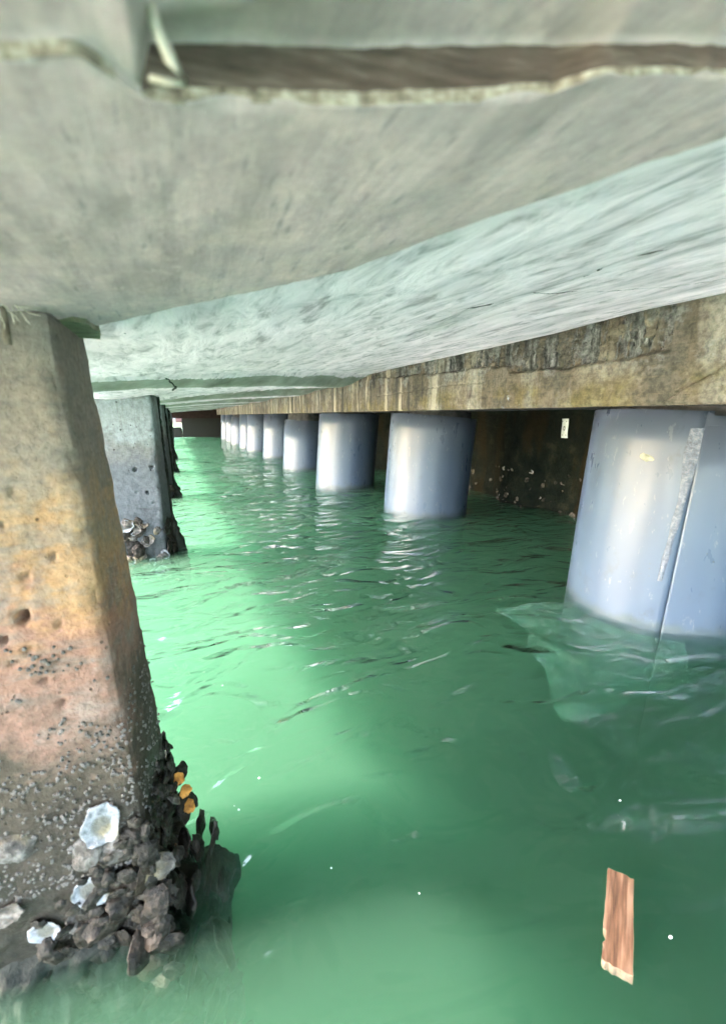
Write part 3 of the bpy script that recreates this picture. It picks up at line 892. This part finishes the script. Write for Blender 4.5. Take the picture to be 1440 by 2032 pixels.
# ------------------------------------------------------------------ longitudinal beam on the pile row
beam = empty('concrete_beam', (1.8, 8, 0.78))
tag(beam, 'long ochre stained concrete beam with spalled top edge and cracks above the grey piles', 'beam')
XF, ZB, ZT = 1.43, 0.782, 1.10
def beam_face(y, z):
    top = interp(y, [0, 0.93, 1.12, 1.13, 1.64, 1.66, 2.4, 3.2, 20], [1.03, 0.945, 0.935, 0.932, 0.944, 0.975, 0.995, 1.03, 1.06])
    top += 0.012 * fbm(y, 0, 0, 9, 61)
    d = 0.003 * fbm(y, z, 0, 5, 62) + 0.0012 * fbm(y, z, 0, 25, 63)
    if 0.925 < y < 6:
        s = sstep(top - 0.006, top + 0.008, z) * sstep(0.925, 0.935, y) * sstep(4.0, 2.4, y)
        yw = y + 0.012 * fbm(y, z, 0, 14, 68)
        cell = mn.cell(Vector((yw * 26, 3.3, 0))) + 0.6 * mn.cell(Vector((yw * 60 + 7, z * 9, 1.0)))
        fr_ = abs((yw * 26) % 1.0 - 0.5) * 2
        d += s * (0.022 + 0.013 * cell + 0.014 * sstep(0.86, 1.0, fr_) + 0.008 * fbm(y, z * 0.5, 0, 24, 64) + 0.006 * fbm(y, z, 0, 60, 65))
        if abs(y - 1.125) < 0.004: d += 0.018 * s
    # crack from lower left to upper right near the frame edge
    cx = interp(y, [0.55, 0.70, 0.76, 0.80, 0.85, 0.90, 0.93], [0.93, 0.92, 0.905, 0.868, 0.845, 0.815, 0.79])
    if 0.55 < y < 0.93:
        w = abs(z - cx - 0.004 * nz(y, 0, 0, 60, 3))
        d += 0.016 * sstep(0.0045, 0.001, w)
    cx2 = interp(y, [1.85, 2.2, 2.5, 2.8, 3.1], [0.915, 0.918, 0.905, 0.90, 0.895]) + 0.006 * nz(y, 0, 0, 12, 5)
    if 1.82 < y < 3.1:
        d += 0.009 * sstep(0.004, 0.001, abs(z - cx2))
    d += 0.010 * sstep(ZB + 0.012, ZB, z) * (0.6 + fbm(y, 0, 0, 14, 66))
    return XF + d
ysb = np.concatenate([np.arange(-1.6, 0.5, 0.02), np.arange(0.5, 2.0, 0.006), np.arange(2.0, 4.2, 0.012), np.arange(4.2, 17.0, 0.06)])
zsb = np.linspace(ZB, ZT, 64)
V = []
for y in ysb:
    for z in zsb: V.append((beam_face(y, z), y, z + (0.0015 * fbm(y, 0, 0, 8, 70) if z == ZB else 0)))
nz_ = len(zsb); F = grid_faces(len(ysb), nz_, True)
b0 = len(V)
for y in ysb: V += [(2.12, y, ZB + 0.002), (2.12, y, ZT)]
for i in range(len(ysb) - 1):
    a, b = i * nz_, (i + 1) * nz_; c, d = b0 + 2 * i, b0 + 2 * (i + 1)
    F += [(a, b, d, c), (a + nz_ - 1, c + 1, d + 1, b + nz_ - 1), (c, d, d + 1, c + 1)]
F += [[j for j in range(nz_)] + [b0 + 1, b0], [(len(ysb) - 1) * nz_ + j for j in range(nz_ - 1, -1, -1)] + [len(V) - 2, len(V) - 1]]
me = mesh('beam_body', V, F)
link('beam_body', me, M['beam'], beam)

# ------------------------------------------------------------------ sleeved piles
LEAN = 0.075            # the piles are battered: they lean back under the beam
def sleeve(cx, cy, R0, z0, ztop_fn, a0, a1, thick=0.008, n=72, m=14, seed=0, dent=0.004):
    v = []
    for side in (0, 1):
        for i in range(m):
            for k in range(n + 1):
                a = a0 + (a1 - a0) * k / n
                zt = ztop_fn(a)
                z = z0 + (zt - z0) * i / (m - 1)
                r = R0 - side * thick + dent * nz(math.cos(a), math.sin(a), z * 0.8, 1.6, seed) + 0.12 * dent * nz(math.cos(a) * 3, math.sin(a) * 3, z * 0.8, 1.2, seed + 1)
                v.append((cx + LEAN * z + r * math.cos(a), cy + r * math.sin(a), z))
    f = grid_faces(m, n + 1) + [tuple(m * (n + 1) + i for i in q[::-1]) for q in grid_faces(m, n + 1)]
    o = m * (n + 1); w = n + 1
    for k in range(n):
        f.append(((m - 1) * w + k, (m - 1) * w + k + 1, o + (m - 1) * w + k + 1, o + (m - 1) * w + k))
        f.append((k + 1, k, o + k, o + k + 1))
    for i in range(m - 1):
        f.append((i * w, (i + 1) * w, o + (i + 1) * w, o + i * w))
        f.append(((i + 1) * w + n, i * w + n, o + i * w + n, o + (i + 1) * w + n))
    return mesh('sleeve', v, f)
PILES = [(1.785, 1.085, 0.325, 0.748, 1), (1.83, 3.00, 0.335, 0.745, 1), (1.70, 4.50, 0.325, 0.765, 0), (1.715, 6.22, 0.325, 0.68, 0), (1.79, 8.2, 0.325, 0.775, 0),
         (1.74, 9.9, 0.325, 0.77, 0), (1.72, 11.0, 0.32, 0.775, 0), (1.70, 12.6, 0.32, 0.70, 0), (1.70, 14.0, 0.32, 0.775, 0), (1.70, 15.5, 0.32, 0.775, 0)]
pile_words = ['nearest and largest sleeved pile at the right edge, with smeared seam and mud patch',
              'second sleeved pile from the right edge, its sleeve top cut on a slant',
              'third sleeved pile from the right edge, sleeve reaching up to the beam',
              'fourth sleeved pile from the right edge, with a short sleeve ending well below the beam',
              'fifth sleeved pile from the right edge, just behind the short sleeved one',
              'sixth sleeved pile from the right edge, in the middle of the row',
              'seventh sleeved pile from the right edge, narrow strip beside the sixth',
              'eighth sleeved pile from the right edge, with a short sleeve, far back',
              'ninth sleeved pile from the right edge, next to last in the row',
              'last and farthest sleeved pile, at the dark far end']
for k, (cx, cyy, r0, zt, cut) in enumerate(PILES):
    root = empty('sleeved_pile', (cx, cyy, 0))
    tag(root, pile_words[k], 'pile', 'sleeved piles under the beam')
    big = k < 3
    va = math.atan2(-cyy, -cx)                      # side that faces the walkway
    seam = math.pi + 0.68 if k == 0 else 0.4 + 0.3 * nz(k, 0, 0, 3)
    def topf(a, zt=zt, k=k, seam=seam):
        d = (a - seam + math.pi) % (2 * math.pi) - math.pi
        z = zt - 0.012 * math.cos(a - 0.4) * 0.5
        if k < 2: z -= 0.022 * (0.92 * math.cos(a) - 0.39 * math.sin(a))
        if k == 0: z += -0.012 * sstep(0.0, 0.02, d) * sstep(2.0, 1.0, d)
        return z + 0.0025 * nz(math.cos(a), math.sin(a), 0, 4, k)
    me = sleeve(cx, cyy, r0, -1.3, topf, seam, seam + 2 * math.pi, 0.008, 96 if big else 40, 20 if big else 8, k)
    link('sleeve', me, M['pvc'], root)
    # second turn that overlaps at the seam
    me = sleeve(cx, cyy, r0 + 0.0035, -1.3, lambda a, zt=zt, k=k: zt - 0.03 + 0.002 * nz(a, 0, 0, 5, 3), seam, seam + (0.9 if k == 0 else 0.5), 0.003, 40 if big else 12, 14 if big else 6, k, 0.003)
    link('overlap_flap', me, M['pvc'], root)
    # inner liner standing a little above the sleeve
    z_in = min(zt + 0.017, ZB - 0.006)
    me = sleeve(cx, cyy, r0 - 0.016, 0.3, lambda a: z_in, math.pi - 0.55, math.pi + 0.75, 0.006, 30, 4, k + 20, 0.002)
    link('liner', me, M['pvc'], root)
    V, F = tube([(cx - 1.4 * LEAN, cyy, -1.4), (cx + 0.3 * LEAN, cyy, 0.3), (cx + LEAN * ZB, cyy, ZB + 0.01)], [r0 - 0.045, r0 - 0.05, r0 - 0.05], 32 if big else 16, k, 0.05)
    link('core', mesh('core', V, F), M['core'], root)
    if k == 0:
        # sealant smeared beside the seam
        v = []; nn_, mm_ = 14, 70
        for i in range(mm_):
            z = 0.18 + 0.53 * i / (mm_ - 1)
            wdt = (0.035 + 0.05 * sstep(0.35, 0.6, z)) * (0.75 + 0.5 * nz(z, 0, 0, 14, 5))
            cen = -0.055 - 0.05 * sstep(0.55, 0.15, z)
            for j in range(nn_):
                t = j / (nn_ - 1) - 0.5
                a = seam + cen + t * 2 * wdt
                bulge = 0.0045 * max(0, 1 - (2 * t) ** 2) ** 0.5 * (0.6 + 0.5 * nz(a * 9, z * 30, 0, 1, 4))
                r = r0 + 0.001 + bulge + 0.004 * nz(math.cos(a), math.sin(a), z * 0.8, 1.6, 0)
                v.append((cx + LEAN * z + r * math.cos(a), cyy + r * math.sin(a), z))
        link('sealant_smear', mesh('sealant_smear', v, grid_faces(mm_, nn_)), M['seam'], root)
        v = []
        nn_, mm_ = 18, 9
        for i in range(mm_):
            for j in range(nn_):
                t, s = j / (nn_ - 1) * 2 - 1, i / (mm_ - 1) * 2 - 1
                hgt = 0.018 * (0.75 + 0.45 * nz(t, 0, 0, 2.2, 6)) * max(0.0, 1 - t * t) ** 0.4
                a = seam - 0.44 + 0.085 * t
                r = r0 - 0.0015 + 0.0055 * max(0, 1 - s * s) * max(0, 1 - t * t)
                r += 0.004 * nz(math.cos(a), math.sin(a), 0.6 * 0.8, 1.6, 0)
                v.append((cx + LEAN * 0.605 + r * math.cos(a), cyy + r * math.sin(a), 0.605 + hgt * s + 0.008 * nz(t, 0, 0, 1.8, 2)))
        link('mud_patch', mesh('mud_patch', v, grid_faces(mm_, nn_)), M['patch'], root)

# ------------------------------------------------------------------ quay wall behind the piles
qw = empty('quay_wall', (2.8, 8, 0))
tag(qw, 'dark algae covered quay wall behind the piles, oysters along its waterline', 'wall')
V = []
ysw = np.arange(-1.6, 17.4, 0.06); zsw = np.arange(-1.4, 1.2, 0.06)
def wall_x(y, z):
    x = 2.76 + 0.03 * fbm(y, z, 0, 2.5, 90)
    p = ((y + 0.2) % 1.45)
    x -= 0.12 * sstep(0.0, 0.03, p) * sstep(0.36, 0.33, p)
    return x - 0.035 * sstep(0.35, 0.0, z) * abs(fbm(y, z, 0, 9, 91))
for y in ysw:
    for z in zsw: V.append((wall_x(y, z), y, z))
F = grid_faces(len(ysw), len(zsw), True)
b0 = len(V); nz2 = len(zsw)
for y in (ysw[0], ysw[-1]): V += [(4.4, y, zsw[0]), (4.4, y, zsw[-1])]
F.append([i * nz2 + nz2 - 1 for i in range(len(ysw))] + [b0 + 3, b0 + 1])
F.append([j for j in range(nz2)] + [b0 + 1, b0])
F.append([(len(ysw) - 1) * nz2 + j for j in range(nz2 - 1, -1, -1)] + [b0 + 2, b0 + 3])
link('wall_face', mesh('wall_face', V, F), M['wall'], qw)
r = random.Random(5)
for q in range(280):
    y = r.uniform(1.8, 4.6) if q < 250 else r.uniform(5.6, 9); z = 0.36 * r.random() ** 1.3 - 0.05
    place_shell(qw, (wall_x(y, z) + 0.005, y, z), (-1, r.uniform(-.5, .2), r.uniform(-.1, .5)), r.uniform(0.018, 0.042), r.choices(['dark', 'pale', 'white'], [.5, .46, .04])[0], r, 0.6)

# number plate on the wall
pl = empty('number_plate', (2.62, 2.49, 0.655))
tag(pl, 'small pale plate with a zero printed on it, on the dark wall', 'plate')
px = min(wall_x(y, z) for y in (2.44, 2.49, 2.54) for z in (0.6, 0.7, 0.8)) - 0.006
yc, zc = 2.49, 0.655
v = []
for i in range(9):
    for j in range(4):
        t, s = i / 8 - 0.5, j / 3 - 0.5
        bend = 0.004 * math.sin(5 * t)
        v.append((px + bend, yc - s * 0.058 - t * -0.012, zc + t * 0.145))
f = grid_faces(9, 4)
v2 = [(x + 0.003, y, z) for x, y, z in v]
nV = len(v)
bmx = bmesh.new()
me = mesh('plate', v, f); bmx.from_mesh(me)
g = bmesh.ops.solidify(bmx, geom=bmx.faces[:], thickness=0.003); bmx.to_mesh(me); bmx.free()
link('plate', me, M['plate'], pl)
def ring(cy_, cz_, ry, rz, w, n=20):
    V, F = [], []
    for k in range(n):
        th = 2 * math.pi * k / n
        for q in (1.0, 1.0 - w): V.append((px - 0.0065, cy_ + ry * q * math.cos(th), cz_ + rz * q * math.sin(th)))
    for k in range(n):
        a = 2 * k; b = 2 * ((k + 1) % n)
        F.append((a, b, b + 1, a + 1))
    return V, F
V, F = ring(yc, zc, 0.009, 0.018, 0.45)
link('printed_zero', mesh('printed_zero', V, F, False), M['ink'], pl)
for a, b in ((-0.015, 0.052), (0.02, 0.052), (-0.02, -0.05), (0.012, -0.05)):
    V, F = ring(yc + a, zc + b, 0.005, 0.006, 0.8, 4)
    link('printed_dot', mesh('printed_dot', V, F, False), M['ink'], pl)

# ------------------------------------------------------------------ far end
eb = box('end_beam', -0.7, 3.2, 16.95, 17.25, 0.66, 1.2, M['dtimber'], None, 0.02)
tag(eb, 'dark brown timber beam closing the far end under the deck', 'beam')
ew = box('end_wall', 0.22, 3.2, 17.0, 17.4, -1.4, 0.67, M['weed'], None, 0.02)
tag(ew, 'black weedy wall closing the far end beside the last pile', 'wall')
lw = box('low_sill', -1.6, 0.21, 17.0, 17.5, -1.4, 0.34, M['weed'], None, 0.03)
tag(lw, 'low black weedy sill at the far left end of the water', 'wall')
gb = []
for i in range(20):
    for j in range(14):
        x, y = -8 + 12 * i / 19, 17.55 + 5 * j / 13
        gb.append((x, y, 0.30 + 0.12 * (y - 17.5) / 5 + 0.05 * fbm(x, y, 0, 1.5, 7)))
bank = link('green_bank', mesh('green_bank', gb, grid_faces(20, 14, True)), M['grass'])
tag(bank, kind='structure')
bw = empty('brick_wall', (-1, 23, 0.4))
tag(bw, 'reddish brick wall seen through the gap at the far end', 'wall')
box('wall_body', -7, 4, 23.0, 23.3, 0.2, 2.6, M['brick'], bw, 0.01)
for q, x in enumerate((-0.02, 0.45)):
    p = empty('white_post', (x, 19.5, 0.3))
    tag(p, ['slim white post, the left one in the gap at the far end', 'slim greyish white post, the right one in the gap at the far end'][q], 'post', 'posts at the far end')
    box('shaft', x - 0.045, x + 0.045, 19.45, 19.54, 0.25, 1.3, M['wpaint'], p, 0.01)
    box('cap', x - 0.06, x + 0.06, 19.435, 19.555, 1.3, 1.34, M['wpaint'], p, 0.01)

# ------------------------------------------------------------------ drifting plastic film round the piles
def film(name, ctl_fn, nu, nv, label):
    V = [ctl_fn(i / (nu - 1), j / (nv - 1)) for i in range(nu) for j in range(nv)]
    me = mesh(name, V, grid_faces(nu, nv))
    b = bmesh.new(); b.from_mesh(me)
    bmesh.ops.solidify(b, geom=b.faces[:], thickness=0.0012); b.to_mesh(me); b.free()
    for p in me.polygons: p.use_smooth = True
    o = link(name, me, M['film'])
    return tag(o, label, 'plastic sheet', 'plastic sheets in the water')
def film1(s, t):
    # sheet that leaves the near pile towards the walkway in lobes, sinking and folding below the surface
    a = math.pi - 0.45 + 1.35 * s
    reach = 0.16 + 0.20 * math.exp(-((s - 0.16) / 0.12) ** 2) + 0.36 * math.exp(-((s - 0.55) / 0.2) ** 2) + 0.05 * math.sin(23 * s) + 0.06 * nz(s, 0, 0, 9, 2)
    r = 0.335 + reach * t
    fold = 0.022 * math.sin(15 * s + 5 * t + 2 * nz(s, t, 0, 3, 8)) * t + 0.03 * fbm(s * 1.5, t, 0, 4, 3) * t
    z = -0.028 - 0.11 * t * sstep(0.1, 0.9, s) - abs(fold)
    return (1.785 + r * math.cos(a), 1.085 + r * math.sin(a), min(z, -0.02))
film('plastic_sheet', film1, 90, 36, 'pale green crumpled plastic sheet under water at the foot of the nearest pile')
def film3(s, t):
    a = math.pi - 0.1 + 0.9 * s
    r = 0.345 + (0.26 + 0.08 * nz(s, 0, 0, 5, 4)) * t
    return (1.83 + r * math.cos(a), 3.0 + r * math.sin(a), min(-0.03 - 0.08 * t * s - 0.03 * fbm(s, t, 0, 5, 6), -0.022))
film('plastic_sheet', film3, 30, 14, 'small pale green plastic sheet under water at the foot of the second pile')
# ------------------------------------------------------------------ floating wood board
bd = empty('wood_board', (0.556, 0.312, wave(0.556, 0.312) - 0.003))
tag(bd, 'short splintered brown wood board floating on the green water', 'board')
def board_mesh():
    v = []; nL, nW = 26, 9
    L_, W_ = 0.142, 0.038
    for side in (0, 1):
        for i in range(nL):
            for j in range(nW):
                t, s = i / (nL - 1) - 0.5, j / (nW - 1) - 0.5
                w = W_ * (1 + 0.05 * nz(t, 0, 0, 7, 2))
                x = s * w; y = t * L_
                if j == 0: x += 0.003 * max(0, nz(t, 0, 0, 14, 3)) + (0.004 if -0.32 < t < -0.2 else 0)
                if i in (0, nL - 1): y += 0.003 * nz(s, i, 0, 9, 5)
                z = (0.010 if side == 0 else -0.006) + (0.0012 * nz(s * 3, t, 0, 6, 4) if side == 0 else 0)
                v.append((x, y, z))
    n1 = nL * nW
    f = grid_faces(nL, nW, True) ; f = [q[::-1] for q in f]
    f += [tuple(n1 + i for i in q[::-1]) for q in f]
    for i in range(nL - 1):
        a = i * nW; f.append((a, a + nW, n1 + a + nW, n1 + a))
        a = i * nW + nW - 1; f.append((a + nW, a, n1 + a, n1 + a + nW))
    for j in range(nW - 1):
        f.append((j + 1, j, n1 + j, n1 + j + 1))
        a = (nL - 1) * nW + j; f.append((a, a + 1, n1 + a + 1, n1 + a))
    me = mesh('plank', v, f, False)
    for p in me.polygons:
        if p.normal.x < -0.7 or p.normal.y < -0.8: p.material_index = 1
        elif p.normal.y > 0.8: p.material_index = 2
    return me
pk = bpy.data.objects.new('plank', board_mesh()); col.objects.link(pk); [pk.data.materials.append(M[q]) for q in ('wood', 'palewood', 'dtimber')]; pk.parent = bd
bd.rotation_euler = (R(3), R(-4), -R(55))

# foam flecks
fl_me = None
def fleck_mesh(seed):
    b = bmesh.new(); bmesh.ops.create_icosphere(b, subdivisions=1, radius=1.0)
    for w in b.verts:
        w.co *= 1 + 0.35 * nz(w.co.x, w.co.y, w.co.z, 1.5, seed); w.co.z *= 0.35
    me = bpy.data.meshes.new('foam_fleck'); b.to_mesh(me); b.free(); me.materials.append(M['foam']); return me
FM = [fleck_mesh(s) for s in range(3)]
r = random.Random(12)
FP = [(0.762, 0.462, .003), (0.60, 0.264, .0034), (0.1, 0.80, .0022), (0.18, 0.56, .0016), (0.30, 0.47, .0012), (0.05, 0.74, .003), (0.043, 0.752, .0018), (0.06, 1.15, .0015)]
for x, y, s in FP:
    o = bpy.data.objects.new('foam_fleck', r.choice(FM)); col.objects.link(o)
    o.location = (x, y, wave(x, y) + 0.001); o.scale = (s, s * r.uniform(.6, 1), s); o.rotation_euler.z = r.uniform(0, 6)
    tag(o, 'tiny white foam speck floating on the green water', 'foam speck', 'foam specks on the water')

# ------------------------------------------------------------------ twigs, straw
tw = empty('hanging_twig', (-0.155, 0.575, 0.85))
tag(tw, 'thin dry twig with root hairs hanging at the top of the nearest column', 'twig')
V, F = tube([(-0.162, 0.560, 0.874), (-0.150, 0.566, 0.862), (-0.1485, 0.570, 0.85), (-0.150, 0.574, 0.835), (-0.1515, 0.578, 0.822)], [0.0015, 0.0025, 0.003, 0.0036, 0.0036], 7, 1, 0.3)
link('stick', mesh('stick', V, F), M['twig'], tw)
hair = []
rr = random.Random(4)
for q in range(16):
    p = Vector((-0.150 + rr.uniform(-.006, .004), 0.568, 0.866)); pts = [p.copy()]
    d = Vector((rr.uniform(-.3, 1.0), rr.uniform(-.2, .1), rr.uniform(-1, .35)))
    for s in range(6):
        d += Vector((rr.uniform(-.4, .4), rr.uniform(-.15, .15), rr.uniform(-.6, .3))); d.normalize()
        p = p + d * rr.uniform(0.003, 0.007); p.z = min(p.z, 0.872); p.y = min(p.y, 0.583); pts.append(p.copy())
    hair.append(tube(pts, [0.0006] * 6 + [0.0003], 4))
V, F = join(hair); h = link('root_hairs', mesh('root_hairs', V, F), M['straw'], tw); h['kind'] = 'stuff'
for lab, pts, rad in [('pale curved straw sticking out of the brown slab joint', [(0.004, 0.197, 0.892), (0.006, 0.199, 0.884), (0.010, 0.202, 0.877), (0.015, 0.204, 0.872)], [0.0012, 0.0022, 0.0022, 0.001]),
                      ('short pale straw lying along the lower corner of the brown slab joint', [(0.002, 0.213, 0.876), (0.008, 0.212, 0.8755), (0.014, 0.210, 0.875)], [0.0012, 0.0015, 0.0007])]:
    s = empty('straw', pts[0]); tag(s, lab, 'straw')
    V, F = tube(pts, rad, 7, 2, 0.3)
    link('stalk', mesh('stalk', V, F), M['straw'], s)
